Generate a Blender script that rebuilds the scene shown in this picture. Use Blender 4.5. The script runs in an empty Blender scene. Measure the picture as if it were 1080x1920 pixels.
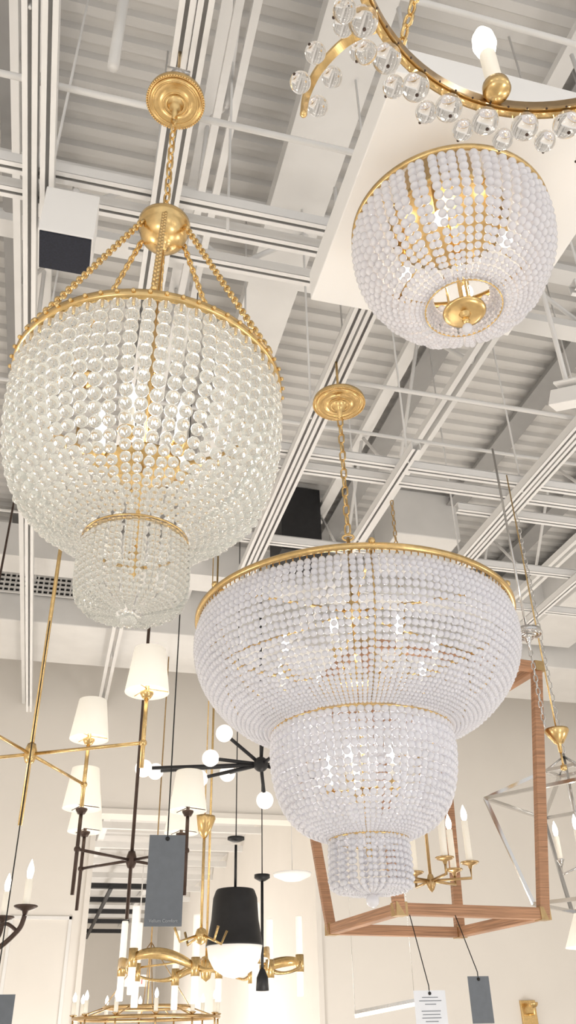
import bpy, bmesh, math, random
import numpy as np
from mathutils import Vector, Matrix
random.seed(3)
pi=math.pi
scn=bpy.context.scene
scn.view_settings.view_transform='Standard'
scn.view_settings.look='None'
COL=scn.collection

# ------------------------------------------------------------ materials
def mat(name,color,rough=.5,metal=0.,noise=0.,nscale=20.,bump=0.,trans=0.,ior=1.45,emis=None,estr=0.,coat=0.,stretch=None):
    m=bpy.data.materials.new(name); m.use_nodes=True
    nt=m.node_tree; b=nt.nodes['Principled BSDF']
    b.inputs['Base Color'].default_value=(*color,1)
    b.inputs['Roughness'].default_value=rough
    b.inputs['Metallic'].default_value=metal
    b.inputs['Transmission Weight'].default_value=trans
    b.inputs['IOR'].default_value=ior
    b.inputs['Coat Weight'].default_value=coat
    if emis:
        b.inputs['Emission Color'].default_value=(*emis,1); b.inputs['Emission Strength'].default_value=estr
    if noise>0 or bump>0:
        tc=nt.nodes.new('ShaderNodeTexCoord'); n=nt.nodes.new('ShaderNodeTexNoise')
        mp=nt.nodes.new('ShaderNodeMapping')
        if stretch: mp.inputs['Scale'].default_value=stretch
        nt.links.new(tc.outputs['Object'],mp.inputs['Vector']); nt.links.new(mp.outputs['Vector'],n.inputs['Vector'])
        n.inputs['Scale'].default_value=nscale; n.inputs['Detail'].default_value=3
        if noise>0:
            r=nt.nodes.new('ShaderNodeValToRGB')
            r.color_ramp.elements[0].position=.3; r.color_ramp.elements[1].position=.7
            r.color_ramp.elements[0].color=(*[max(0,c*(1-noise)) for c in color],1)
            r.color_ramp.elements[1].color=(*[min(1,c*(1+noise)) for c in color],1)
            nt.links.new(n.outputs['Fac'],r.inputs['Fac']); nt.links.new(r.outputs['Color'],b.inputs['Base Color'])
        if bump>0:
            bp=nt.nodes.new('ShaderNodeBump'); bp.inputs['Strength'].default_value=bump; bp.inputs['Distance'].default_value=.01
            nt.links.new(n.outputs['Fac'],bp.inputs['Height']); nt.links.new(bp.outputs['Normal'],b.inputs['Normal'])
    return m
GOLD=mat('brushed_brass',(.72,.51,.235),.26,1,noise=.12,nscale=60)
GOLD2=mat('antique_brass',(.52,.36,.18),.32,1,noise=.1,nscale=60)
BRONZE=mat('dark_bronze',(.075,.05,.04),.4,.6,noise=.15,nscale=40)
NICKEL=mat('polished_nickel',(.62,.61,.60),.14,1,noise=.03)
BLACK=mat('matte_black',(.015,.015,.017),.5,0,noise=.2)
NAVY=mat('speaker_cloth_black',(.012,.014,.025),.7,0,noise=.3,nscale=200)
WOOD=mat('woven_rattan_wrap',(.42,.225,.125),.55,0,noise=.34,nscale=6,bump=.3,stretch=(1,1,40))
STEEL=mat('painted_steel_white',(.80,.79,.775),.45,0,noise=.03,nscale=5)
PIPE=mat('painted_conduit_white',(.74,.73,.715),.4,0,noise=.04,nscale=6)
JOIST=mat('painted_joist_grey',(.33,.325,.32),.5,0,noise=.06,nscale=4)
DECK=mat('painted_deck',(.66,.645,.625),.55,0,noise=.04,nscale=2)
WALLM=mat('wall_paint_cream',(.86,.82,.765),.8,0,noise=.015,nscale=2,bump=.02)
PANEL=mat('panel_white',(.87,.86,.845),.7,0,noise=.01,nscale=3)
FLOORM=mat('floor_pale_oak',(.72,.68,.62),.5,0,noise=.12,nscale=3,stretch=(8,1,1))
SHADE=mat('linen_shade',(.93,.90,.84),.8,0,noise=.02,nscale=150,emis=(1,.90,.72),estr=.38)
GREYTAG=mat('tag_grey_card',(.15,.165,.185),.6,0,noise=.05,nscale=60)
WHITETAG=mat('tag_white_card',(.82,.84,.88),.6,0,noise=.02)
INK=mat('ink_grey',(.25,.27,.3),.7,0,noise=.05)
LETTER=mat('letter_pale',(.42,.44,.46),.6,0,noise=.02)
WIRE=mat('black_cord',(.01,.01,.01),.6,0,noise=.1)
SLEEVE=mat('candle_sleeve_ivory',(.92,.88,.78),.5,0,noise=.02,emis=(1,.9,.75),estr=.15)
BULB=mat('bulb_glow_warm',(1,.95,.85),.2,0,noise=.01,emis=(1,.92,.80),estr=7)
BULBC=mat('bulb_glow_cool',(1,1,1),.2,0,noise=.01,emis=(1,.97,.91),estr=20)
GLOBE=mat('opal_globe',(.95,.93,.9),.3,0,noise=.01,emis=(1,.95,.88),estr=.8)
TUBEGL=mat('frosted_tube_glass',(.95,.93,.88),.25,0,noise=.02,emis=(1,.93,.80),estr=.4)
DIFF=mat('opal_diffuser',(.93,.91,.88),.4,0,noise=.01,emis=(1,.94,.87),estr=.18)
LED=mat('led_warm',(1,.9,.7),.4,0,noise=.01,emis=(1,.82,.55),estr=3)
REDE=mat('exit_red',(.8,.05,.04),.4,0,noise=.02,emis=(1,.08,.05),estr=.5)
def bead_white():
    m=bpy.data.materials.new('bead_milk_white'); m.use_nodes=True; nt=m.node_tree
    b=nt.nodes['Principled BSDF']; out=nt.nodes['Material Output']
    b.inputs['Roughness'].default_value=.16; b.inputs['Coat Weight'].default_value=.7; b.inputs['Coat Roughness'].default_value=.04
    n=nt.nodes.new('ShaderNodeTexNoise'); n.inputs['Scale'].default_value=40
    r=nt.nodes.new('ShaderNodeValToRGB'); r.color_ramp.elements[0].color=(.79,.79,.84,1); r.color_ramp.elements[1].color=(.88,.88,.92,1)
    nt.links.new(n.outputs['Fac'],r.inputs['Fac']); nt.links.new(r.outputs['Color'],b.inputs['Base Color'])
    t=nt.nodes.new('ShaderNodeBsdfTranslucent'); t.inputs['Color'].default_value=(.93,.93,.95,1)
    mx=nt.nodes.new('ShaderNodeMixShader'); mx.inputs[0].default_value=.36
    nt.links.new(b.outputs[0],mx.inputs[1]); nt.links.new(t.outputs[0],mx.inputs[2]); nt.links.new(mx.outputs[0],out.inputs[0])
    return m
def bead_clear(name,tint,dif):
    m=bpy.data.materials.new(name); m.use_nodes=True; nt=m.node_tree
    b=nt.nodes['Principled BSDF']; out=nt.nodes['Material Output']
    b.inputs['Roughness'].default_value=.02; b.inputs['Transmission Weight'].default_value=1; b.inputs['IOR'].default_value=1.47
    b.inputs['Base Color'].default_value=(*tint,1)
    d=nt.nodes.new('ShaderNodeBsdfTranslucent'); d.inputs['Color'].default_value=(*tint,1)
    d2=nt.nodes.new('ShaderNodeBsdfDiffuse'); d2.inputs['Color'].default_value=(*tint,1)
    a=nt.nodes.new('ShaderNodeMixShader'); a.inputs[0].default_value=.5
    nt.links.new(d.outputs[0],a.inputs[1]); nt.links.new(d2.outputs[0],a.inputs[2])
    mx=nt.nodes.new('ShaderNodeMixShader'); mx.inputs[0].default_value=dif
    nt.links.new(b.outputs[0],mx.inputs[1]); nt.links.new(a.outputs[0],mx.inputs[2]); nt.links.new(mx.outputs[0],out.inputs[0])
    return m
BW=bead_white(); BC=bead_clear('bead_clear_glass',(.98,.988,.965),.17); BX=bead_clear('crystal_glass',(1,1,1),.05)

# ------------------------------------------------------------ mesh helpers
def root(name,loc=(0,0,0)):
    e=bpy.data.objects.new(name,None); e.location=loc; e.empty_display_size=.1; COL.objects.link(e); return e
class M:
    def __init__(s): s.v=[]; s.f=[]; s.sm=[]
    def add(s,v,f,smooth=True):
        o=len(s.v); s.v+= [tuple(p) for p in v]; s.f+=[tuple(i+o for i in q) for q in f]; s.sm+=[smooth]*len(f)
    def box(s,a,b,rz=0.,c=None):
        x0,y0,z0=a;x1,y1,z1=b
        v=[(x,y,z) for z in(z0,z1) for y in(y0,y1) for x in(x0,x1)]
        if rz:
            c=c or ((x0+x1)/2,(y0+y1)/2); cs,sn=math.cos(rz),math.sin(rz)
            v=[(c[0]+(p[0]-c[0])*cs-(p[1]-c[1])*sn,c[1]+(p[0]-c[0])*sn+(p[1]-c[1])*cs,p[2]) for p in v]
        s.add(v,[(0,2,3,1),(4,5,7,6),(0,1,5,4),(2,6,7,3),(0,4,6,2),(1,3,7,5)],False)
    def beam(s,p,q,w,h,up=(0,0,1)):
        p=Vector(p);q=Vector(q);d=(q-p).normalized();up=Vector(up)
        sd=d.cross(up)
        if sd.length<1e-4: sd=d.cross(Vector((1,0,0)))
        sd.normalize();u=sd.cross(d)
        v=[e+sd*a*w/2+u*b*h/2 for e in(p,q) for a,b in((-1,-1),(1,-1),(1,1),(-1,1))]
        s.add(v,[(0,1,2,3),(7,6,5,4),(0,4,5,1),(1,5,6,2),(2,6,7,3),(3,7,4,0)],False)
    def lathe(s,prof,c=(0,0,0),n=40,axis=None):
        Rm=Matrix.Identity(3)
        if axis is not None: Rm=Vector((0,0,1)).rotation_difference(Vector(axis)).to_matrix()
        c=Vector(c); v=[];f=[]
        for r,z in prof:
            for i in range(n):
                a=2*pi*i/n; v.append(c+Rm@Vector((r*math.cos(a),r*math.sin(a),z)))
        for j in range(len(prof)-1):
            for i in range(n):
                k=(i+1)%n; f.append((j*n+i,j*n+k,(j+1)*n+k,(j+1)*n+i))
        s.add(v,f)
    def tube(s,pts,r,n=10,closed=False,cap=True):
        pts=[Vector(p) for p in pts];N=len(pts)
        rr=r if isinstance(r,(list,tuple)) else [r]*N
        t=[]
        for i in range(N):
            a=pts[(i-1)%N] if closed or i>0 else pts[i]; b=pts[(i+1)%N] if closed or i<N-1 else pts[i]
            t.append((b-a).normalized())
        nrm=t[0].orthogonal().normalized(); v=[];f=[]
        for i in range(N):
            if i>0:
                nrm=(t[i-1].rotation_difference(t[i])@nrm); nrm=(nrm-t[i]*nrm.dot(t[i])).normalized()
            bn=t[i].cross(nrm)
            for k in range(n):
                a=2*pi*k/n; v.append(pts[i]+(nrm*math.cos(a)+bn*math.sin(a))*rr[i])
        R=N if closed else N-1
        for i in range(R):
            j=(i+1)%N
            for k in range(n):
                l=(k+1)%n; f.append((i*n+k,i*n+l,j*n+l,j*n+k))
        if cap and not closed:
            f.append(tuple(range(n-1,-1,-1))); f.append(tuple((N-1)*n+k for k in range(n)))
        s.add(v,f)
    def ring(s,c,R,r,n=96,m=8):
        s.tube([(c[0]+R*math.cos(2*pi*i/n),c[1]+R*math.sin(2*pi*i/n),c[2]) for i in range(n)],r,m,closed=True)
    def sphere(s,c,r,seg=20,rings=12,sz=1.):
        s.lathe([(max(1e-5,r*math.sin(pi*i/rings)),-r*sz*math.cos(pi*i/rings)) for i in range(rings+1)],c,seg)
    def chain(s,p,q,L=.034,W=.018,w=.0022):
        p=Vector(p);q=Vector(q);d=(q-p);D=d.length;d.normalize()
        step=L-2.4*w; n=max(2,int(round((D-L)/step))+1); st=(D-L)/(n-1)
        sd=d.orthogonal().normalized(); bn=d.cross(sd)
        for i in range(n):
            c=p+d*(L/2+st*i); a=sd if i%2 else bn
            h=L/2-W/2; pts=[]
            for k in range(16):
                t=2*pi*k/16; pts.append(c+a*math.cos(t)*(W/2-w)+d*(math.sin(t)*(W/2-w)+(h if math.sin(t)>=0 else -h)))
            s.tube(pts,w,6,closed=True)
    def obj(s,name,mt,parent=None,bevel=0.):
        me=bpy.data.meshes.new(name); me.from_pydata(s.v,[],s.f)
        me.polygons.foreach_set('use_smooth',s.sm); me.materials.append(mt); me.update()
        o=bpy.data.objects.new(name,me); COL.objects.link(o)
        if parent: o.parent=parent; o.matrix_parent_inverse=Matrix.Translation(-Vector(parent.location))
        if bevel:
            b=o.modifiers.new('bevel','BEVEL'); b.width=bevel; b.segments=2; b.limit_method='ANGLE'
        return o
def ico(sub):
    bm=bmesh.new(); bmesh.ops.create_icosphere(bm,subdivisions=sub,radius=1)
    v=np.array([x.co[:] for x in bm.verts]); f=np.array([[q.index for q in x.verts] for x in bm.faces]); bm.free(); return v,f
def beads(name,cs,rs,mt,parent,sub=2):
    tv,tf=ico(sub); cs=np.array(cs);rs=np.array(rs);n=len(cs);nv=len(tv)
    V=(tv[None]*rs[:,None,None]+cs[:,None]).reshape(-1,3)
    F=(tf[None]+(np.arange(n)*nv)[:,None,None]).reshape(-1,3)
    me=bpy.data.meshes.new(name); me.vertices.add(len(V)); me.vertices.foreach_set('co',V.ravel())
    me.loops.add(F.size); me.loops.foreach_set('vertex_index',F.ravel().astype(np.int32))
    me.polygons.add(len(F)); me.polygons.foreach_set('loop_start',np.arange(0,F.size,3,dtype=np.int32))
    me.polygons.foreach_set('use_smooth',np.ones(len(F),dtype=bool))
    me.update(calc_edges=True); me.validate(); me.materials.append(mt)
    o=bpy.data.objects.new(name,me); COL.objects.link(o)
    if parent: o.parent=parent; o.matrix_parent_inverse=Matrix.Translation(-Vector(parent.location))
    return o
def strand(prof,n,dmax,fill=.97):
    """walk beads along a smooth (r,z) profile"""
    P=[Vector((a,b)) for a,b in prof]; pts=[]
    for i in range(len(P)-1):
        p0=P[max(0,i-1)];p1=P[i];p2=P[i+1];p3=P[min(len(P)-1,i+2)]
        for k in range(24):
            t=k/24; pts.append(.5*((2*p1)+(p2-p0)*t+(2*p0-5*p1+4*p2-p3)*t*t+(3*p1-p0-3*p2+p3)*t**3))
    pts.append(P[-1]); res=[]; acc=0; prev=None
    for i,p in enumerate(pts):
        if i: acc+=(p-pts[i-1]).length
        d=min(dmax,fill*2*pi*max(p.x,.004)/n)
        if prev is None or acc>=(prev+d)/2:
            res.append((p.x,p.y,d/2)); prev=d; acc=0
    return res
def tier(cx,cy,prof,n,dmax,fill=.97,jit=0.,sway=0.):
    st=strand(prof,n,dmax,fill); cs=[];rs=[]
    for i in range(n):
        ph=random.uniform(-jit,jit); a0=2*pi*(i+.5)/n+random.uniform(-jit,jit)*.6
        dz=random.uniform(-1,1)*sway*dmax; da=random.uniform(-1,1)*sway*.1
        for j,(r,z,d) in enumerate(st):
            t=j/len(st); env=math.sin(pi*t)
            a=a0+da*env*2*pi/n*2
            cs.append((cx+r*math.cos(a),cy+r*math.sin(a),z+ph*.01+dz*env)); rs.append(d)
    return cs,rs
def plight(name,loc,e,color,size=.03,parent=None):
    l=bpy.data.lights.new(name,'POINT'); l.energy=e; l.color=color; l.shadow_soft_size=size
    o=bpy.data.objects.new(name,l); o.location=loc; COL.objects.link(o)
    if parent: o.parent=parent; o.matrix_parent_inverse=Matrix.Translation(-Vector(parent.location))
WARM=(1,.84,.64)

# ------------------------------------------------------------ room shell
GZ=3.75
m=M(); m.box((-3,-3,-.1),(7.5,22,0)); m.obj('floor',FLOORM)
m=M()
v=[];f=[];y=-2.;pr=[]
while y<8.75:
    pr+=[(y,5.5),(y+.045,5.5),(y+.06,5.53),(y+.105,5.53)]; y+=.12
pr.append((y,5.5))
for yy,zz in pr: v+=[(-3,yy,zz),(7.5,yy,zz)]
for i in range(len(pr)-1): f.append((2*i,2*i+1,2*i+3,2*i+2))
m.add(v,f,False)
m.box((-3,-2,5.56),(7.5,8.9,5.62)); m.obj('ceiling',DECK)
m=M()
m.box((-3,8.75,0),(.36,8.95,5.6)); m.box((.36,8.75,3.55),(2.6,8.95,5.6)); m.box((2.6,8.75,0),(7.5,8.95,5.6))
m.obj('wall_back',WALLM)
m=M(); m.box((-3.15,-2,0),(-3,22,5.6)); m.obj('wall_left',WALLM)
m=M(); m.box((7.5,-2,0),(7.65,8.95,5.6)); m.obj('wall_right',WALLM)
m=M(); m.box((2.6,8.95,0),(2.75,22,4.2)); m.obj('wall_far_right',WALLM)
m=M(); m.box((-3,22,0),(2.75,22.15,4.2)); m.obj('wall_far_back',WALLM)
m=M(); m.box((-3,8.95,4.1),(2.6,22,4.2)); m.obj('ceiling_far',DECK)
m=M()
for x0,x1 in ((-1.2,-.42),(-.31,.24)):
    for a,b in (((x0,8.735,2.58),(x1,8.75,2.61)),((x0,8.735,.5),(x1,8.75,.53)),((x0,8.735,.5),(x0+.03,8.75,2.61)),((x1-.03,8.735,.5),(x1,8.75,2.61))): m.box(a,b)
m.obj('trim_1',PANEL,bevel=.003)
m=M(); m.box((.33,8.72,0),(.38,8.97,3.57)); m.box((2.58,8.72,0),(2.63,8.97,3.57)); m.box((.33,8.72,3.53),(2.63,8.97,3.58)); m.obj('trim_2',WALLM)
m=M()
for yy in (10,11.2,12.4,13.6,14.8,16,17.2,18.4,19.6): m.beam((-3,yy,3.95),(2.6,yy,3.95),.06,.08)
for xx in (-.5,.6,1.7): m.beam((xx,9,4.03),(xx,22,4.03),.08,.08)
m.obj('ceiling_beams_far',STEEL)
m=M()
for yy in (14.2,15.6,17,18.4,20): m.beam((-1.5,yy,3.7),(1.6,yy,3.7),.1,.07)
for xx in (-.3,.9): m.beam((xx,13.8,3.62),(xx,20.5,3.62),.05,.05)
m.obj('track_rail_far',BLACK)

# ------------------------------------------------------------ strut grid
m=M()
def strut(p,q,w=.041,z=GZ,deep=.041):
    p=Vector((p[0],p[1],z));q=Vector((q[0],q[1],z)); d=(q-p).normalized(); s=Vector((-d.y,d.x,0))
    m.beam(p+Vector((0,0,deep)),q+Vector((0,0,deep)),w,.004)
    for k in(-1,1):
        o=s*k*(w/2-.0015)
        m.beam(p+o+Vector((0,0,deep/2)),q+o+Vector((0,0,deep/2)),.003,deep)
        o=s*k*(w/2-.0075)
        m.beam(p+o,q+o,.015,.003)
XB=[(-.31,-1,6.5),(-.26,-1,1.9),(.07,-1,3.0),(.115,-1,3.0),(.82,1.5,4.0),(.87,1.5,4.0),(1.33,2.7,3.7),(1.95,.5,3.7),(2.0,.5,3.7),(-1.0,-1,6),(2.7,.5,6),(-.85,-1,6)]
for x,a,b in XB: strut((x,a),(x,b))
for y,a,b in [(1.71,-3,.74),(1.80,-3,.80),(1.93,.0,1.0),(2.91,.5,5),(3.03,.5,5),(3.70,.7,5),(1.75,1.55,5),(4.15,1.5,5),(3.19,1.75,5),(.7,-3,5),(.15,-3,5)]: strut((a,y),(b,y),z=GZ+.045)
m.obj('ceiling_strut_grid',STEEL)
m=M()
for x,y in [(-.31,1.2),(-.31,2.9),(.07,.8),(.07,2.2),(.82,2.6),(.87,1.9),(1.33,2.8),(1.33,3.5),(1.95,2.9),(1.95,1.8),(2.7,2.9),(.6,2.91),(.3,1.75),(-.26,1.75),(2.4,2.91),(1.95,3.6),(2.7,1.75),(1.6,1.75)]:
    m.tube([(x,y,GZ),(x,y,5.5)],.005,6)
for a,b in [((-3,1.44,3.83),(5,1.44,3.83)),((-3,1.1,4.1),(5,1.1,4.1)),((.9,2.43,3.83),(5,2.43,3.83)),((-3,3.3,4.3),(6,3.3,4.3)),((-3,5,4.6),(6,5,4.6))]:
    m.tube([a,b],.010,8)
pts=[(-.10,1.35,3.83),(-.10,1.3,4.3),(-.10,1.0,4.62),(-.08,.86,4.7),(-.02,.82,4.72),(.2,.80,4.72),(.5,.78,4.72)]
m.tube(pts,.016,10)
m.obj('ceiling_conduit',PIPE)
m=M()
for x in (-2.5,-1.55,-.6,2.05,2.95,3.85,4.75,5.65):
    m.beam((x,-2,5.44),(x,8.75,5.44),.10,.06); m.beam((x,-2,5.40),(x,8.75,5.40),.16,.012)
m.obj('ceiling_joists',JOIST)
m=M()
for x in (-.45,.30,1.84,3.4):
    m.beam((x-.03,-2,4.6),(x-.03,8.7,4.6),.03,.05); m.beam((x+.03,-2,4.6),(x+.03,8.7,4.6),.03,.05)
    m.beam((x,-2,5.34),(x,8.7,5.34),.08,.05)
    y=-2;k=0
    while y<8.2:
        m.tube([(x,y,4.6 if k%2 else 5.34),(x,y+.55,5.34 if k%2 else 4.6)],.012,6); y+=.55;k+=1
m.beam((.80,-2,5.15),(.80,8.7,5.15),.28,.12)
m.beam((-3,2.75,5.2),(7.5,2.75,5.2),.10,.05); m.beam((-3,2.75,4.75),(7.5,2.75,4.75),.10,.05)
m.beam((-3,6.4,5.1),(7.5,6.4,5.1),.3,.3)
x=-3;k=0
while x<7:
    m.tube([(x,2.75,4.75 if k%2 else 5.2),(x+.5,2.75,5.2 if k%2 else 4.75)],.014,6); x+=.5;k+=1
m.obj('ceiling_trusses',STEEL)
m=M(); m.box((-3,7.0,4.72),(7.5,7.9,5.45)); m.box((2.39,5.4,5.06),(2.96,6.1,5.5)); m.box((4.2,4.2,4.9),(4.8,6.9,5.4)); m.obj('hvac_duct',STEEL,bevel=.01)
m=M(); m.box((1.45,5.5,4.85),(1.78,5.9,5.45)); m.obj('duct_opening_box',BLACK)
g=root('air_vent',(-.42,6.98,5.1))
m=M(); m.box((-.76,6.975,4.97),(-.08,6.985,5.2)); m.obj('vent_back',BLACK,g)
m=M()
for i in range(15): m.box((-.76+i*.0477,6.955,4.97),(-.745+i*.0477,6.975,5.2))
for i in range(6): m.box((-.77,6.95,4.965+i*.045),(-.08,6.97,4.98+i*.045))
m.obj('vent_grille',STEEL,g)
m=M(); m.box((.525,.93,3.36),(1.15,1.62,3.47)); m.obj('ceiling_drop_panel',PANEL,bevel=.003)
m=M()
for x,y in ((.6,1.0),(1.1,1.0),(.6,1.55),(1.1,1.55)): m.tube([(x,y,3.47),(x,y,3.8)],.006,6)
m.obj('panel_hanger_rods',PIPE)
g=root('ceiling_speaker',(-.177,1.75,3.6))
m=M(); m.box((-.254,1.68,3.515),(-.10,1.82,3.705)); m.tube([(-.177,1.75,3.7),(-.177,1.75,3.80)],.012,8); m.obj('housing',PANEL,g,bevel=.003)
m=M(); m.box((-.249,1.684,3.508),(-.105,1.816,3.516)); m.obj('grille_cloth',NAVY,g)
g=root('security_camera',(1.66,2.05,3.7))
m=M(); m.tube([(1.68,2.07,5.5),(1.68,2.07,3.60)],.010,10); m.beam((1.64,2.12,3.61),(1.72,1.98,3.55),.06,.065); m.beam((1.65,2.09,3.655),(1.72,1.98,3.61),.075,.010); m.obj('camera_body',PANEL,g,bevel=.006)

# ------------------------------------------------------------ reusable fixture parts
def canopy(mg,x,y,z,r):
    mg.lathe([(.0001,z+.022),(r*.98,z+.020),(r,z+.012),(r*.97,z+.004),(r*.93,z+.001),(r*.9,z+.004),(r*.84,z+.005),(r*.8,z+.001),(r*.76,z-.002),(r*.70,z+.001),(r*.45,z-.002),(r*.40,z-.007),(r*.35,z-.004),(r*.28,z-.006),(r*.22,z-.02),(r*.17,z-.028),(r*.10,z-.034),(r*.09,z-.062),(.0001,z-.066)],(x,y,0),56)
    n=int(2*pi*r/.0065)
    for i in range(n):
        a=2*pi*i/n; mg.sphere((x+r*.985*math.cos(a),y+r*.985*math.sin(a),z+.003),.0032,8,5)
    for q,zz in ((.78,-.001),(.42,-.006)): mg.ring((x,y,z+zz),r*q,.0022,48,6)
def candlelight(mg,ms,mb,x,y,z,h=.09,r=.011,cup=.026,bl=.055):
    mg.lathe([(.0001,z-.02),(.006,z-.018),(.009,z-.008),(cup*.8,z-.002),(cup,z+.004),(cup*.95,z+.006),(cup*.4,z+.004),(.0001,z+.003)],(x,y,0),20)
    ms.lathe([(r,z+.003),(r,z+h),(r*.6,z+h+.002),(.0001,z+h+.002)],(x,y,0),16)
    q=bl; mb.lathe([(.004,z+h),(r*.75,z+h+q*.12),(r*.98,z+h+q*.35),(r*.85,z+h+q*.58),(r*.42,z+h+q*.82),(r*.12,z+h+q*.96),(.0001,z+h+q)],(x,y,0),16)

# ------------------------------------------------------------ C1 clear bead chandelier
x,y=.07,1.22; RZ=2.59
g=root('bead_chandelier',(x,y,RZ))
c1,r1=tier(x,y,[(.236,RZ-.020),(.237,2.525),(.234,2.46),(.224,2.40),(.203,2.345),(.165,2.303),(.124,2.279),(.088,2.266)],58,.0238,.93,.0,.22)
beads('glass_bead_strands_upper',c1,r1,BC,g,3)
c1,r1=tier(x,y,[(.084,2.256),(.087,2.235),(.088,2.20),(.086,2.165),(.076,2.145),(.048,2.136),(.02,2.13)],44,.0108,.97,.1)
beads('glass_bead_strands_lower',c1,r1,BC,g,3)
beads('glass_bead_finial',[(x,y,2.122)],[.014],BC,g,3)
m=M(); Q=.238
m.lathe([(Q,RZ-.010),(Q+.008,RZ-.010),(Q+.010,RZ-.007),(Q+.010,RZ+.004),(Q+.006,RZ+.008),(Q,RZ+.008),(Q-.002,RZ+.004),(Q-.002,RZ-.007),(Q,RZ-.010)],(x,y,0),96)
for i in range(58):
    a=2*pi*(i+.5)/58; m.sphere((x+(Q+.012)*math.cos(a),y+(Q+.012)*math.sin(a),RZ-.002),.004,8,5); m.tube([(x+Q*math.cos(a),y+Q*math.sin(a),RZ-.008),(x+Q*math.cos(a),y+Q*math.sin(a),RZ-.022)],.002,5)
m.ring((x,y,2.262),.086,.002); m.ring((x,y,2.258),.083,.002)
m.lathe([(.0001,3.075),(.03,3.073),(.052,3.069),(.056,3.064),(.056,3.050),(.053,3.045),(.052,3.037),(.047,3.02),(.037,3.007),(.022,2.998),(.012,2.995),(.010,2.985),(.007,2.98),(.0001,2.98)],(x,y,0),48)
m.tube([(x,y,3.07),(x,y,3.09)],.006,12)
m.tube([(x,y,3.0),(x,y,2.215)],.004,12)
m.lathe([(.0001,2.19),(.004,2.195),(.009,2.21),(.007,2.225),(.012,2.235),(.007,2.25),(.0001,2.26)],(x,y,0),20)
m.lathe([(.0001,2.40),(.04,2.402),(.065,2.41),(.07,2.418),(.02,2.425),(.0001,2.44)],(x,y,0),40)
for k in range(6):
    a=2*pi*k/6+math.radians(25); p=(x+.05*math.cos(a),y+.05*math.sin(a),3.04); q=(x+(Q+.004)*math.cos(a),y+(Q+.004)*math.sin(a),RZ+.014)
    m.chain(p,q,.0175,.0145,.0029)
    m.sphere(q,.006,10,6)
m.chain((x,y,3.08),(x,y,3.465),.036,.020,.0026)
m.obj('brass_frame',GOLD,g)
m=M(); canopy(m,x,y,3.52,.071); m.tube([(x,y,3.53),(x,y,GZ)],.004,8); m.obj('canopy',GOLD,g)
m=M(); m.ring((x,y,3.61),.016,.004,24,8); m.sphere((x,y,3.64),.02,16,10); m.tube([(x-.03,y,3.66),(x+.03,y,3.66)],.008,10); m.obj('ceiling_hook',NICKEL,g)
ms=M();mb=M();mg=M()
for k in range(5):
    a=2*pi*k/5+.5; px,py=x+.08*math.cos(a),y+.08*math.sin(a)
    candlelight(mg,ms,mb,px,py,2.43,.05,.011,.018,.06); mg.tube([(x,y,2.42),(px,py,2.415)],.003,8)
mg.obj('lamp_arms',GOLD,g);ms.obj('lamp_sleeves',SLEEVE,g);mb.obj('bulbs',BULBC,g)
plight('lamp',(x,y,2.52),1.9,(1,.98,.94),.03,g)

# ------------------------------------------------------------ C2 white bead two-tier
x,y=.82,2.25; RZ=2.655
g=root('bead_chandelier.001',(x,y,RZ))
cA,rA=tier(x,y,[(.474,RZ-.024),(.484,2.59),(.481,2.53),(.457,2.46),(.412,2.398),(.358,2.352),(.300,2.324),(.262,2.312)],150,.0193,.98,0,.12)
cB,rB=tier(x,y,[(.255,2.298),(.257,2.24),(.248,2.17),(.225,2.105),(.186,2.058),(.141,2.032),(.107,2.022)],74,.0208,.98,0,.12)
cC,rC=tier(x,y,[(.104,2.012),(.106,1.98),(.107,1.94),(.106,1.905),(.088,1.893),(.05,1.886),(.02,1.884)],40,.0150,.97,.08)
beads('white_bead_strands_upper',cA,rA,BW,g,2); beads('white_bead_strands_middle',cB,rB,BW,g,2); beads('white_bead_strands_lower',cC,rC,BW,g,2)
beads('white_bead_finial',[(x,y,1.868)],[.017],BW,g,3)
m=M(); Q=.480
m.lathe([(Q,RZ-.008),(Q+.010,RZ-.008),(Q+.013,RZ-.004),(Q+.013,RZ+.005),(Q+.009,RZ+.009),(Q,RZ+.009),(Q-.003,RZ+.005),(Q-.003,RZ-.004),(Q,RZ-.008)],(x,y,0),120)
for i in range(150):
    a=2*pi*(i+.5)/150; m.tube([(x+(Q-.002)*math.cos(a),y+(Q-.002)*math.sin(a),RZ-.006),(x+.475*math.cos(a),y+.475*math.sin(a),RZ-.024)],.0018,5)
m.ring((x,y,2.305),.260,.003,96,8); m.ring((x,y,2.017),.106,.003,64,8)
for k in range(6):
    a=2*pi*k/6+.3; c,s_=math.cos(a),math.sin(a)
    m.tube([(x+.48*c,y+.48*s_,RZ),(x+.02*c,y+.02*s_,RZ+.04)],.005,8)
    m.tube([(x+.465*c,y+.465*s_,RZ),(x+.462*c,y+.462*s_,2.53),(x+.39*c,y+.39*s_,2.39),(x+.252*c,y+.252*s_,2.31)],.003,6)
    m.sphere((x+.487*c,y+.487*s_,RZ+.014),.010,10,6)
m.tube([(x,y,2.97),(x,y,1.99)],.006,12); m.lathe([(.0001,2.66),(.02,2.67),(.035,2.70),(.02,2.73),(.008,2.76),(.0001,2.76)],(x,y,0),32)
m.lathe([(.0001,1.965),(.005,1.97),(.010,1.985),(.007,2.0),(.0001,2.01)],(x,y,0),16)
m.ring((x,y,2.97),.018,.004,24,8)
m.chain((x,y,2.98),(x,y,3.48),.046,.026,.0034)
m.lathe([(.0001,2.42),(.08,2.422),(.15,2.43),(.15,2.436),(.0001,2.445)],(x,y,0),40)
m.obj('brass_frame',GOLD,g)
m=M(); canopy(m,x,y,3.54,.096); m.tube([(x,y,3.56),(x,y,GZ)],.005,8); m.ring((x,y,3.62),.02,.004,24,8); m.obj('canopy',GOLD,g)
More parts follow.
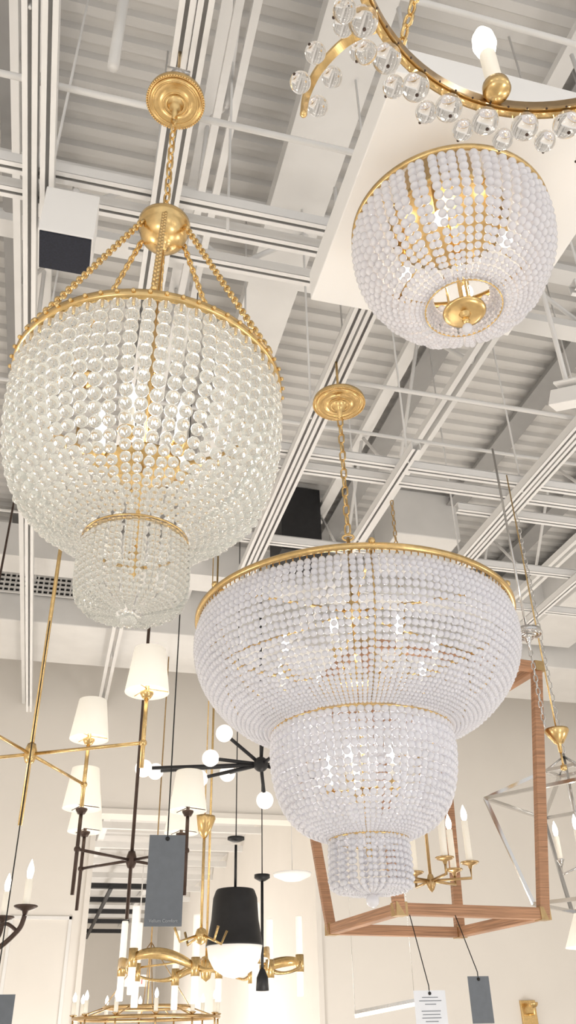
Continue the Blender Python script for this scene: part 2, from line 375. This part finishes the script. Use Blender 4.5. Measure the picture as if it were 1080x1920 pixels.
ms=M();mb=M();mg=M()
for k in range(8):
    a=2*pi*k/8+.2; px,py=x+.24*math.cos(a),y+.24*math.sin(a)
    candlelight(mg,ms,mb,px,py,2.47,.05,.012,.02,.065); mg.tube([(x,y,2.45),(px,py,2.455)],.004,8)
for k in range(5):
    a=2*pi*k/5+.2; px,py=x+.10*math.cos(a),y+.10*math.sin(a)
    candlelight(mg,ms,mb,px,py,2.16,.04,.011,.018,.055); mg.tube([(x,y,2.15),(px,py,2.15)],.004,8)
mg.obj('lamp_arms',GOLD,g);ms.obj('lamp_sleeves',SLEEVE,g);mb.obj('bulbs',BULBC,g)
plight('lamp_1',(x,y,2.56),2.0,(1,.98,.96),.04,g); plight('lamp_2',(x,y,2.26),1.2,(1,.98,.96),.03,g)

# ------------------------------------------------------------ C3 flush mount
x,y=.74,1.18; RZ=3.18
g=root('flush_mount_light',(x,y,RZ))
c3,r3=tier(x,y,[(.226,RZ-.016),(.227,3.125),(.217,3.065),(.192,3.01),(.156,2.965),(.118,2.940),(.086,2.936)],62,.0208,.97,.03,.2)
beads('white_bead_strands',c3,r3,BW,g,3)
c3,r3=tier(x,y,[(.084,2.932),(.078,2.952),(.064,2.972)],44,.010,.95,0)
beads('white_bead_inner',c3,r3,BW,g,2)
beads('finial_bead',[(x,y,2.870)],[.0115],BW,g,3)
m=M(); Q=.226
m.lathe([(Q,RZ-.006),(Q+.006,RZ-.006),(Q+.009,RZ-.002),(Q+.009,RZ+.006),(Q+.005,RZ+.010),(Q,RZ+.010),(Q-.003,RZ+.006),(Q-.003,RZ-.002),(Q,RZ-.006)],(x,y,0),96)
m.ring((x,y,2.929),.085,.002,64,8)
m.lathe([(.0001,2.912),(.035,2.912),(.045,2.915),(.048,2.919),(.045,2.922),(.0001,2.921)],(x,y,0),40)
m.tube([(x,y,3.35),(x,y,2.885)],.005,10); m.lathe([(.0001,2.882),(.006,2.885),(.009,2.892),(.005,2.899),(.010,2.905),(.014,2.913)],(x,y,0),20)
for k in range(3):
    a=2*pi*k/3+.4; m.tube([(x+.03*math.cos(a),y+.03*math.sin(a),2.92),(x+.03*math.cos(a),y+.03*math.sin(a),3.05)],.003,6)
for k in range(4):
    a=2*pi*k/4+.2; m.tube([(x+.224*math.cos(a),y+.224*math.sin(a),RZ),(x+.10*math.cos(a),y+.10*math.sin(a),3.22)],.004,6)
m.lathe([(.0001,3.21),(.12,3.21),(.145,3.22),(.12,3.24),(.105,3.36),(.0001,3.36)],(x,y,0),48)
m.obj('brass_frame',GOLD,g)
mb=M();mg=M()
for k in range(4):
    a=2*pi*k/4+.9; mb.sphere((x+.12*math.cos(a),y+.12*math.sin(a),3.10),.016,16,10,1.3); mg.tube([(x+.12*math.cos(a),y+.12*math.sin(a),3.12),(x+.12*math.cos(a),y+.12*math.sin(a),3.215)],.010,10)
mg.obj('lamp_holders',GOLD,g);mb.obj('bulbs',BULB,g); plight('lamp',(x,y,3.07),1.0,WARM,.03,g)

# ------------------------------------------------------------ C4 crystal ring chandelier
x,y,z=.545,.352,2.856
g=root('crystal_chandelier',(x,y,z))
m=M(); R=.34
m.lathe([(R-.008,z-.014),(R+.003,z-.014),(R+.004,z-.010),(R+.004,z+.012),(R-.002,z+.014),(R-.008,z+.012),(R-.008,z-.014)],(x,y,0),128)
mi=M(); mi.lathe([(R-.013,z-.011),(R-.008,z-.011),(R-.008,z+.010),(R-.013,z+.010),(R-.013,z-.011)],(x,y,0),128); mi.obj('inner_band',GOLD2,g)
cs=[];rs=[];pins=M()
def arc(pts,n=16):
    P=[Vector(p) for p in pts];o=[]
    for i in range(len(P)-1):
        p0=P[max(0,i-1)];p1=P[i];p2=P[i+1];p3=P[min(len(P)-1,i+2)]
        for k in range(n):
            t=k/n; o.append(.5*((2*p1)+(p2-p0)*t+(2*p0-5*p1+4*p2-p3)*t*t+(3*p1-p0-3*p2+p3)*t**3))
    o.append(P[-1]); return o
for k in range(5):
    a=math.radians(58+72*k); c,s_=math.cos(a),math.sin(a); t=Vector((-s_,c,0))
    P=lambda r,dz:Vector((x+r*c,y+r*s_,z+dz))
    ap=arc([P(R,0),P(R+.055,.018),P(R+.105,-.005),P(R+.132,-.05),P(R+.14,-.095)])
    for i in range(len(ap)-1):
        w=.014*(1-.45*i/len(ap))+.002
        m.beam(ap[i],ap[i+1]+(ap[i+1]-ap[i])*.1,w,.006,up=(c*.5,s_*.5,.8))
    m.sphere(ap[-1],.006,10,6)
    for rr,dz in ((.045,.014),(.098,-.004),(.128,-.055)):
        for sg in (-1,1):
            q=P(R+rr,dz)+t*.024*sg; cs.append(q); rs.append(.0165); pins.sphere(q+t*.0162*sg,.0026,8,5)
    a2=a+math.radians(31); q=Vector((x+(R-.03)*math.cos(a2),y+(R-.03)*math.sin(a2),z))
    m.lathe([(.0001,z-.012),(.018,z-.010),(.023,z),(.022,z+.014),(.017,z+.020),(.0001,z+.02)],(q.x,q.y,0),28)
for k in range(64):
    a=2*pi*k/64; c,s_=math.cos(a),math.sin(a)
    pins.sphere((x+(R-.013)*c,y+(R-.013)*s_,z-.010),.0020,8,5)
    if k%2==0:
        q=Vector((x+(R+.010)*c,y+(R+.010)*s_,z-.024)); cs.append(q); rs.append(.0225); pins.sphere(q-Vector((0,0,.0225)),.003,8,5)
    else:
        q=Vector((x+(R+.026)*c,y+(R+.026)*s_,z-.040)); cs.append(q); rs.append(.0175); pins.sphere(q+Vector((c,s_,-.3))*.017,.0027,8,5)
beads('crystal_balls',cs,rs,BX,g,4)
for k in range(3):
    a=math.radians(120+120*k); m.chain((x+R*math.cos(a),y+R*math.sin(a),z+.012),(x+.02*math.cos(a),y+.02*math.sin(a),3.55),.030,.018,.0028)
m.lathe([(.0001,3.54),(.03,3.545),(.03,3.565),(.0001,3.57)],(x,y,0),24); m.chain((x,y,3.56),(x,y,GZ+.1),.03,.018,.0028)
m.obj('brass_ring_frame',GOLD,g); pins.obj('crystal_pins',BRONZE,g)
ms=M();mb=M()
for k in range(5):
    a=math.radians(89+72*k); px,py=x+(R-.03)*math.cos(a),y+(R-.03)*math.sin(a)
    ms.lathe([(.0135,z+.015),(.0135,z+.105),(.010,z+.107),(.0001,z+.107)],(px,py,0),24)
    mb.lathe([(.009,z+.105),(.016,z+.118),(.0205,z+.138),(.0185,z+.160),(.010,z+.180),(.003,z+.190),(.0001,z+.191)],(px,py,0),24)
ms.obj('candle_sleeves',SLEEVE,g);mb.obj('bulbs',BULB,g)

# ------------------------------------------------------------ shaded chandeliers
def shade(msd,mb,x,y,zb,rb=.065,rt=.047,h=.135):
    msd.lathe([(rb,zb),(rt,zb+h),(rt-.0015,zb+h),(rb-.0015,zb),(rb,zb)],(x,y,0),40)
    mb.sphere((x,y,zb+.06),.02,16,10,1.3)
def shaded(name,x,y,z,arms,zs,mt,stem_top,stem_bot,post_bot,r=.005):
    g=root(name,(x,y,z)); m=M();sd=M();mb=M()
    m.tube([(x,y,stem_bot),(x,y,stem_top)],.0065,12); m.lathe([(.0001,z-.03),(.012,z-.025),(.018,z-.01),(.018,z+.01),(.012,z+.03),(.0001,z+.032)],(x,y,0),24)
    m.lathe([(.0001,stem_top),(.05,stem_top-.001),(.05,stem_top-.015),(.02,stem_top-.03),(.0001,stem_top-.03)],(x,y,0),32)
    for ax,ay in arms:
        m.tube([(x,y,z),(ax,ay,z)],r,10); m.tube([(ax,ay,post_bot),(ax,ay,zs+.02)],r*1.3,10); m.sphere((ax,ay,z),r*2.2,12,8)
        m.lathe([(.0001,zs-.02),(.012,zs-.018),(.02,zs-.004),(.02,zs),(.006,zs+.004),(.0001,zs+.004)],(ax,ay,0),20)
        for kk in range(3):
            aa=kk*2*pi/3; m.tube([(ax,ay,zs+.012),(ax+.063*math.cos(aa),ay+.063*math.sin(aa),zs+.006)],.0015,5)
        shade(sd,mb,ax,ay,zs)
    m.obj('frame',mt,g); sd.obj('shades',SHADE,g); mb.obj('bulbs',BULB,g)
shaded('shaded_chandelier',-.10,2.56,2.29,[(.21,2.39),(.07,2.87),(-.41,2.73),(-.27,2.25)],2.44,GOLD,GZ,2.09,2.22)
shaded('shaded_chandelier.001',.27,3.2,2.12,[(.075,3.03),(.435,3.0),(.105,3.39),(.465,3.36)],2.25,BRONZE,GZ,1.93,1.98)

# ------------------------------------------------------------ sputnik
x,y,z=.89,3.84,2.67; g=root('sputnik_chandelier',(x,y,z)); m=M(); gl=M()
m.sphere((x,y,z),.035,20,12); m.tube([(x,y,z),(x,y,GZ)],.006,8)
ends=[(.71,3.82,2.80),(.66,3.89,2.70),(.62,3.95,2.62),(.36,3.97,2.66),(.93,3.93,2.53),(1.1,3.7,2.8),(1.2,3.9,2.62),(1.0,3.5,2.7),(1.15,4.1,2.75),(.8,4.2,2.72),(.9,3.8,2.95),(.45,4.3,2.74)]
for e in ends:
    e=Vector(e); d=(e-Vector((x,y,z))).normalized()
    m.tube([(x,y,z),e-d*.03],.0085,8); m.lathe([(.0001,-.01),(.016,-.008),(.022,.0),(.014,.004)],e-d*.028,16,axis=d); gl.sphere(e,.040,24,16)
m.obj('frame',BLACK,g); gl.obj('globes',GLOBE,g)

# ------------------------------------------------------------ rattan lantern
cx,cy=1.365,3.105
g=root('lantern_pendant',(cx,cy,2.4)); m=M()
B4=[(1.66,2.86),(1.11,2.80),(1.05,3.35),(1.60,3.41)]; T4=[(cx+(a-cx)*1.36,cy+(b-cy)*1.36) for a,b in B4]; zb,zt=1.922,2.80; w=.036
for i in range(4):
    p=B4[i];q=B4[(i+1)%4];tp=T4[i];tq=T4[(i+1)%4]
    m.beam((*p,zb-w/2),(*tp,zt+w/2),w,w,up=(.1,1,0)); m.beam((*p,zb),(*q,zb),w,w); m.beam((*tp,zt),(*tq,zt),w,w)
m.obj('rattan_frame',WOOD,g,bevel=.003)
m=M(); sl=M(); bb=M()
for i in range(4):
    for p,zz in ((B4[i],zb),(T4[i],zt)): m.box((p[0]-.0205,p[1]-.0205,zz-.0205),(p[0]+.0205,p[1]+.0205,zz+.0205),.11)
    m.tube([(*T4[i],zt),(cx,cy,zt+.02)],.005,8)
m.tube([(cx,cy,2.05),(cx,cy,2.87)],.006,10)
m.lathe([(.0001,2.02),(.01,2.03),(.018,2.05),(.01,2.08),(.0001,2.09)],(cx,cy,0),20)
for k in range(6):
    a=k*pi/3+.5; px,py=cx+.15*math.cos(a),cy+.15*math.sin(a)
    m.tube([(cx,cy,2.06),(px,py,2.06),(px,py,2.10)],.005,8); candlelight(m,sl,bb,px,py,2.11,.15,.012,.035,.06)
m.chain((cx,cy,2.87),(cx,cy,GZ),.034,.02,.0026)
m.obj('brass_fittings',GOLD2,g); sl.obj('candle_sleeves',SLEEVE,g); bb.obj('bulbs',BULB,g)
# ------------------------------------------------------------ nickel lantern
x,y=2.01,3.08; g=root('lantern_pendant.001',(x,y,2.3)); m=M();sl=M();bb=M()
def sq(r,z,rot=2.95): return [Vector((x+r*math.cos(rot+k*pi/2),y+r*math.sin(rot+k*pi/2),z)) for k in range(4)]
T=sq(.36,2.38);B=sq(.23,1.99);A=sq(.09,2.49)
for i in range(4):
    j=(i+1)%4
    for p,q in ((T[i],T[j]),(B[i],B[j]),(A[i],A[j]),(T[i],B[i]),(T[i],A[i])): m.beam(p,q,.013,.013)
    m.tube([A[i],(x,y,2.55)],.004,6)
m.tube([(x,y,2.1),(x,y,2.56)],.005,8)
for k in range(4):
    a=k*pi/2+.9; px,py=x+.09*math.cos(a),y+.09*math.sin(a)
    m.tube([(x,y,2.13),(px,py,2.10),(px,py,2.14)],.004,8); candlelight(m,sl,bb,px,py,2.15,.09,.010,.016,.06)
m.chain((x,y,2.56),(x,y,GZ),.034,.02,.0024)
m.obj('nickel_frame',NICKEL,g); sl.obj('candle_sleeves',SLEEVE,g); bb.obj('bulbs',BULBC,g)
g=root('pendant_canopy',(1.655,2.62,2.84))
m=M(); canopy(m,1.655,2.62,2.86,.055); m.tube([(1.655,2.62,2.88),(1.655,2.62,GZ)],.005,8); m.chain((1.655,2.62,2.80),(1.655,2.62,2.50),.03,.018,.0024); m.obj('nickel_canopy',NICKEL,g)
g=root('cone_pendant',(1.81,2.79,2.5)); m=M()
m.lathe([(.0001,2.56),(.045,2.558),(.046,2.55),(.035,2.53),(.018,2.505),(.008,2.50),(.007,2.47),(.0001,2.47)],(1.81,2.79,0),32)
m.tube([(1.81,2.79,2.55),(1.81,2.79,GZ)],.003,8); m.tube([(1.81,2.79,2.48),(1.81,2.79,2.42)],.004,8); m.lathe([(.0001,2.40),(.012,2.405),(.012,2.42),(.0001,2.425)],(1.81,2.79,0),20)
m.obj('brass_cone',GOLD,g)
x,y=2.70,4.16
g=root('shade_pendant',(x,y,2.0)); m=M(); m.lathe([(.163,1.945),(.072,2.14),(.069,2.14),(.160,1.945),(.163,1.945)],(x,y,0),48); m.obj('shade',SHADE,g)
m=M(); m.tube([(x,y,2.1),(x,y,GZ)],.003,6); m.lathe([(.0001,2.14),(.07,2.139),(.07,2.134),(.0001,2.13)],(x,y,0),24); m.obj('fitting',NICKEL,g)

# ------------------------------------------------------------ black candelabra (left edge)
x,y,z=-.30,2.78,1.86; g=root('candelabra_chandelier',(x,y,z)); m=M();sl=M();bb=M()
m.lathe([(.0001,z-.12),(.012,z-.11),(.02,z-.08),(.012,z-.03),(.025,z),(.012,z+.05),(.008,z+.2),(.0001,z+.21)],(x,y,0),24); m.tube([(x,y,z+.2),(x,y,GZ)],.004,8)
for k in range(6):
    a=k*pi/3-.25; c,s_=math.cos(a),math.sin(a); P=lambda r,dz:(x+r*c,y+r*s_,z+dz)
    m.tube(arc([P(.01,-.02),P(.08,-.075),P(.17,-.07),P(.235,-.02),P(.25,.02)],8),.007,8)
    m.tube(arc([P(.235,-.02),P(.20,-.0),P(.17,-.02),P(.185,-.045)],6),.005,8)
    candlelight(m,sl,bb,*P(.25,.04)[:2],z+.04,.075,.010,.034,.055)
m.obj('iron_frame',BRONZE,g); sl.obj('candle_sleeves',SLEEVE,g); bb.obj('bulbs',BULB,g)

# ------------------------------------------------------------ glass tube chandelier
x,y,z=1.03,6.0,1.99; g=root('glass_tube_chandelier',(x,y,z)); m=M();tb=M()
N=120; pv=[];pf=[]
for i in range(N):
    a=2*pi*i/N; rr=.53+.09*math.cos(5*a); zz=z+.045*math.sin(5*a+.6)
    hh=.020*(1+.6*math.sin(5*a))
    for dr,dz in ((-.004,-1),(.004,-1),(.004,1),(-.004,1)): pv.append((x+(rr+dr)*math.cos(a),y+(rr+dr)*math.sin(a),zz+dz*hh))
for i in range(N):
    j=(i+1)%N
    for k in range(4): l=(k+1)%4; pf.append((i*4+k,i*4+l,j*4+l,j*4+k))
m.add(pv,pf)
for k in range(10):
    a=2*pi*k/10; rr=.62 if k%2==0 else .44; px,py=x+rr*math.cos(a),y+rr*math.sin(a); zz=z+.045*math.sin(5*a+.6)
    m.lathe([(.024,zz-.05),(.027,zz-.05),(.027,zz+.05),(.024,zz+.05)],(px,py,0),20)
    tb.lathe([(.0001,zz-.19),(.020,zz-.19),(.022,zz-.18),(.022,zz+.27),(.020,zz+.28),(.0001,zz+.28)],(px,py,0),20)
for k in range(5):
    a=2*pi*k/5+pi/5; m.tube([(x+.44*math.cos(a),y+.44*math.sin(a),z),(x,y,z+.05)],.006,8)
m.lathe([(.0001,z-.08),(.03,z-.06),(.04,z),(.03,z+.06),(.0001,z+.07)],(x,y,0),24)
m.tube([(x,y,z),(x,y,5.1)],.008,8)
m.obj('brass_ribbon',GOLD,g); tb.obj('glass_tubes',TUBEGL,g)
x,y=.69,4.18; g=root('stem_pendant',(x,y,2.4)); m=M()
m.lathe([(.0001,2.505),(.05,2.503),(.052,2.49),(.032,2.44),(.011,2.405),(.0001,2.405)],(x,y,0),32); m.tube([(x,y,2.5),(x,y,1.97)],.007,8); m.tube([(x,y,2.5),(x,y,4.6)],.003,6)
for k in range(4):
    a=k*pi/2+.4; m.tube([(x,y,1.99),(x+.11*math.cos(a),y+.11*math.sin(a),1.955),(x+.14*math.cos(a),y+.14*math.sin(a),2.01)],.006,8)
m.lathe([(.0001,1.945),(.02,1.955),(.03,1.98),(.02,2.01),(.0001,2.02)],(x,y,0),20)
m.obj('brass_stem',GOLD,g)
x,y=.93,4.6; g=root('drum_pendant',(x,y,2.1)); m=M()
m.lathe([(.10,2.235),(.113,2.20),(.120,2.10),(.140,1.99),(.146,1.98),(.138,1.985),(.116,2.10),(.1,2.23)],(x,y,0),48); m.lathe([(.0001,2.243),(.095,2.241),(.10,2.235)],(x,y,0),48)
m.tube([(x,y,2.24),(x,y,2.46)],.007,8); m.lathe([(.0001,2.50),(.045,2.498),(.045,2.485),(.02,2.475),(.0001,2.475)],(x,y,0),24); m.tube([(x,y,2.49),(x,y,4.7)],.003,6)
m.obj('black_shade',BLACK,g)
m=M(); m.lathe([(.0001,1.84),(.05,1.85),(.10,1.88),(.130,1.93),(.138,1.98),(.136,2.0)],(x,y,0),40); m.obj('opal_bowl',DIFF,g)
x,y=1.13,4.85; g=root('rod_pendant',(x,y,2.2)); m=M(); m.lathe([(.0001,2.36),(.043,2.358),(.043,2.34),(.017,2.325),(.0001,2.325)],(x,y,0),24); m.tube([(x,y,2.33),(x,y,1.86)],.008,8); m.tube([(x,y,2.36),(x,y,4.8)],.003,6)
m.lathe([(.012,1.90),(.030,1.86),(.034,1.80),(.030,1.80),(.010,1.89)],(x,y,0),24); m.obj('black_rod',BLACK,g)
x,y,z=.84,7.5,1.68; g=root('ring_chandelier',(x,y,z)); m=M();bb=M();sl=M()
for rr,zz in ((.55,z),(.55,z+.08),(.33,z+.15)): m.ring((x,y,zz),rr,.013,72,8)
for k in range(12):
    a=2*pi*k/12; px,py=x+.55*math.cos(a),y+.55*math.sin(a); m.tube([(px,py,z),(px,py,z+.08)],.007,6); m.tube([(px,py,z+.08),(x+.33*math.cos(a),y+.33*math.sin(a),z+.15)],.005,6)
    bb.lathe([(.0001,z-.11),(.012,z-.09),(.02,z-.05),(.01,z-.01)],(px,py,0),12); candlelight(m,sl,bb,px,py,z+.10,.09,.015,.028,.065)
m.tube([(x,y,z+.15),(x,y,4.71)],.006,8)
for k in range(4): a=k*pi/2; m.tube([(x+.33*math.cos(a),y+.33*math.sin(a),z+.15),(x,y,z+.6)],.004,6)
m.obj('brass_rings',GOLD2,g); bb.obj('bulbs',BULB,g); sl.obj('candle_sleeves',SLEEVE,g)
g=root('dome_ceiling_light',(1.80,6.7,2.65)); m=M(); m.lathe([(.0001,2.62),(.07,2.63),(.14,2.66),(.15,2.68),(.0001,2.69)],(1.80,6.7,0),32); m.obj('opal_dome',DIFF,g)
m=M(); m.tube([(1.80,6.7,2.69),(1.80,6.7,5.0)],.0025,6); m.obj('cord',PIPE,g)
g=root('linear_led_light',(2.2,5.9,1.9)); m=M(); m.beam((1.98,5.9,1.71),(2.32,5.72,1.765),.03,.02); m.obj('led_strip',LED,g)
m=M(); m.beam((1.98,5.9,1.73),(2.32,5.72,1.785),.034,.02)
m.tube([(1.98,5.9,1.74),(1.98,5.9,5.4)],.0015,6); m.tube([(2.32,5.72,1.8),(2.32,5.72,5.4)],.0015,6); m.obj('rail',NICKEL,g)
g=root('wall_sconce',(4.74,8.7,1.8)); m=M(); m.box((4.66,8.72,1.66),(4.82,8.75,1.90)); m.tube([(4.74,8.72,1.78),(4.74,8.62,1.78),(4.74,8.62,1.84)],.012,8); m.lathe([(.03,1.84),(.045,1.86),(.045,1.88),(.0001,1.87)],(4.74,8.62,0),20); m.obj('brass_plate',GOLD,g,bevel=.004)
g=root('exit_sign',(1.15,13,2.4)); m=M(); m.box((1.13,13,2.28),(1.43,13.03,2.42)); m.tube([(1.28,13.015,2.42),(1.28,13.015,4.1)],.008,6); m.obj('sign_box',PANEL,g)
def text(s,loc,size,mt,parent,rot=(pi/2,0,0),name='lettering'):
    c=bpy.data.curves.new(name,'FONT'); c.body=s; c.size=size; c.extrude=.0003; c.materials.append(mt); c.align_x='CENTER'
    o=bpy.data.objects.new(name,c); o.location=loc; o.rotation_euler=rot; COL.objects.link(o)
    if parent: o.parent=parent; o.matrix_parent_inverse=Matrix.Translation(-Vector(parent.location))
text('EXIT',(1.28,12.995,2.31),.11,REDE,g)

# ------------------------------------------------------------ tags
def tag(x,y,zt,w,h,mt,top,label=None,lines=False,rz=-.1):
    g=root('price_tag',(x,y,zt)); m=M(); m.box((x-w/2,y-.0012,zt-h),(x+w/2,y+.0012,zt),rz,(x,y)); m.obj('card',mt,g)
    m=M(); m.tube([(x,y,zt-.006),(x,y,zt+.012)]+[top],.0016,6); m.sphere((x,y-.002,zt-.008),.005,10,6); m.obj('cord',WIRE,g)
    if label: text(label,(x,y-.0022,zt-h+.008),.0095,LETTER,g,(pi/2,0,rz))
    if lines:
        m=M()
        for k,wd in enumerate((.5,.7,.35,0,.6,.55,.6,.4)):
            if wd: m.box((x-w*wd/2,y-.0022,zt-.02-k*.009),(x+w*wd/2,y-.0012,zt-.0178-k*.009),rz,(x,y))
        m.obj('printed_lines',INK,g)
tag(.25,2.03,1.968,.082,.190,GREYTAG,(.25,2.03,GZ),'Vellum Comfort')
tag(1.32,2.72,1.725,.068,.125,GREYTAG,(1.30,2.79,1.905))
tag(1.17,2.76,1.69,.10,.20,WHITETAG,(1.14,2.79,1.905),lines=True)
tag(-.09,2.30,1.665,.09,.2,GREYTAG,(-.09,2.30,2.6))

# ------------------------------------------------------------ lighting
w=bpy.data.worlds.new('World'); scn.world=w; w.use_nodes=True
w.node_tree.nodes['Background'].inputs[0].default_value=(1,.985,.965,1); w.node_tree.nodes['Background'].inputs[1].default_value=1.0
for i,(lx,ly,lz,e) in enumerate([(-1.8,-1.2,1.0,45),(2.2,-1.2,1.0,45),(4.5,1.5,1.0,52),(-1.9,2.5,.9,38),(1.5,4.0,.6,45),(4.8,5.5,.8,62),(-1.2,6.0,.8,58),(1.2,7.5,.8,50),(1.0,11.,1.2,115),(.5,16.,1.2,190),(2.0,1.0,.5,22)]):
    plight('fill_light_%d'%(i+1),(lx,ly,lz),e,(1,.96,.915),.25)  # unseen fill lights added to brighten ceiling, walls and far room; no fixtures

# ------------------------------------------------------------ camera
fpx=1570.;th=math.radians(32.6);a=math.radians(15.3);ro=math.radians(1.33)
fw=Vector((math.sin(a)*math.cos(th),math.cos(a)*math.cos(th),math.sin(th)))
r0=Vector((math.cos(a),-math.sin(a),0));u0=r0.cross(fw)
Rv=math.cos(ro)*r0-math.sin(ro)*u0;Uv=math.sin(ro)*r0+math.cos(ro)*u0
cam=bpy.data.cameras.new('camera'); co=bpy.data.objects.new('camera',cam); COL.objects.link(co)
co.matrix_world=Matrix(((Rv.x,Uv.x,-fw.x,0),(Rv.y,Uv.y,-fw.y,0),(Rv.z,Uv.z,-fw.z,1.55),(0,0,0,1)))
cam.sensor_fit='VERTICAL'; cam.sensor_height=36; cam.lens=36*fpx/1920; cam.clip_start=.01; cam.clip_end=100
scn.camera=co
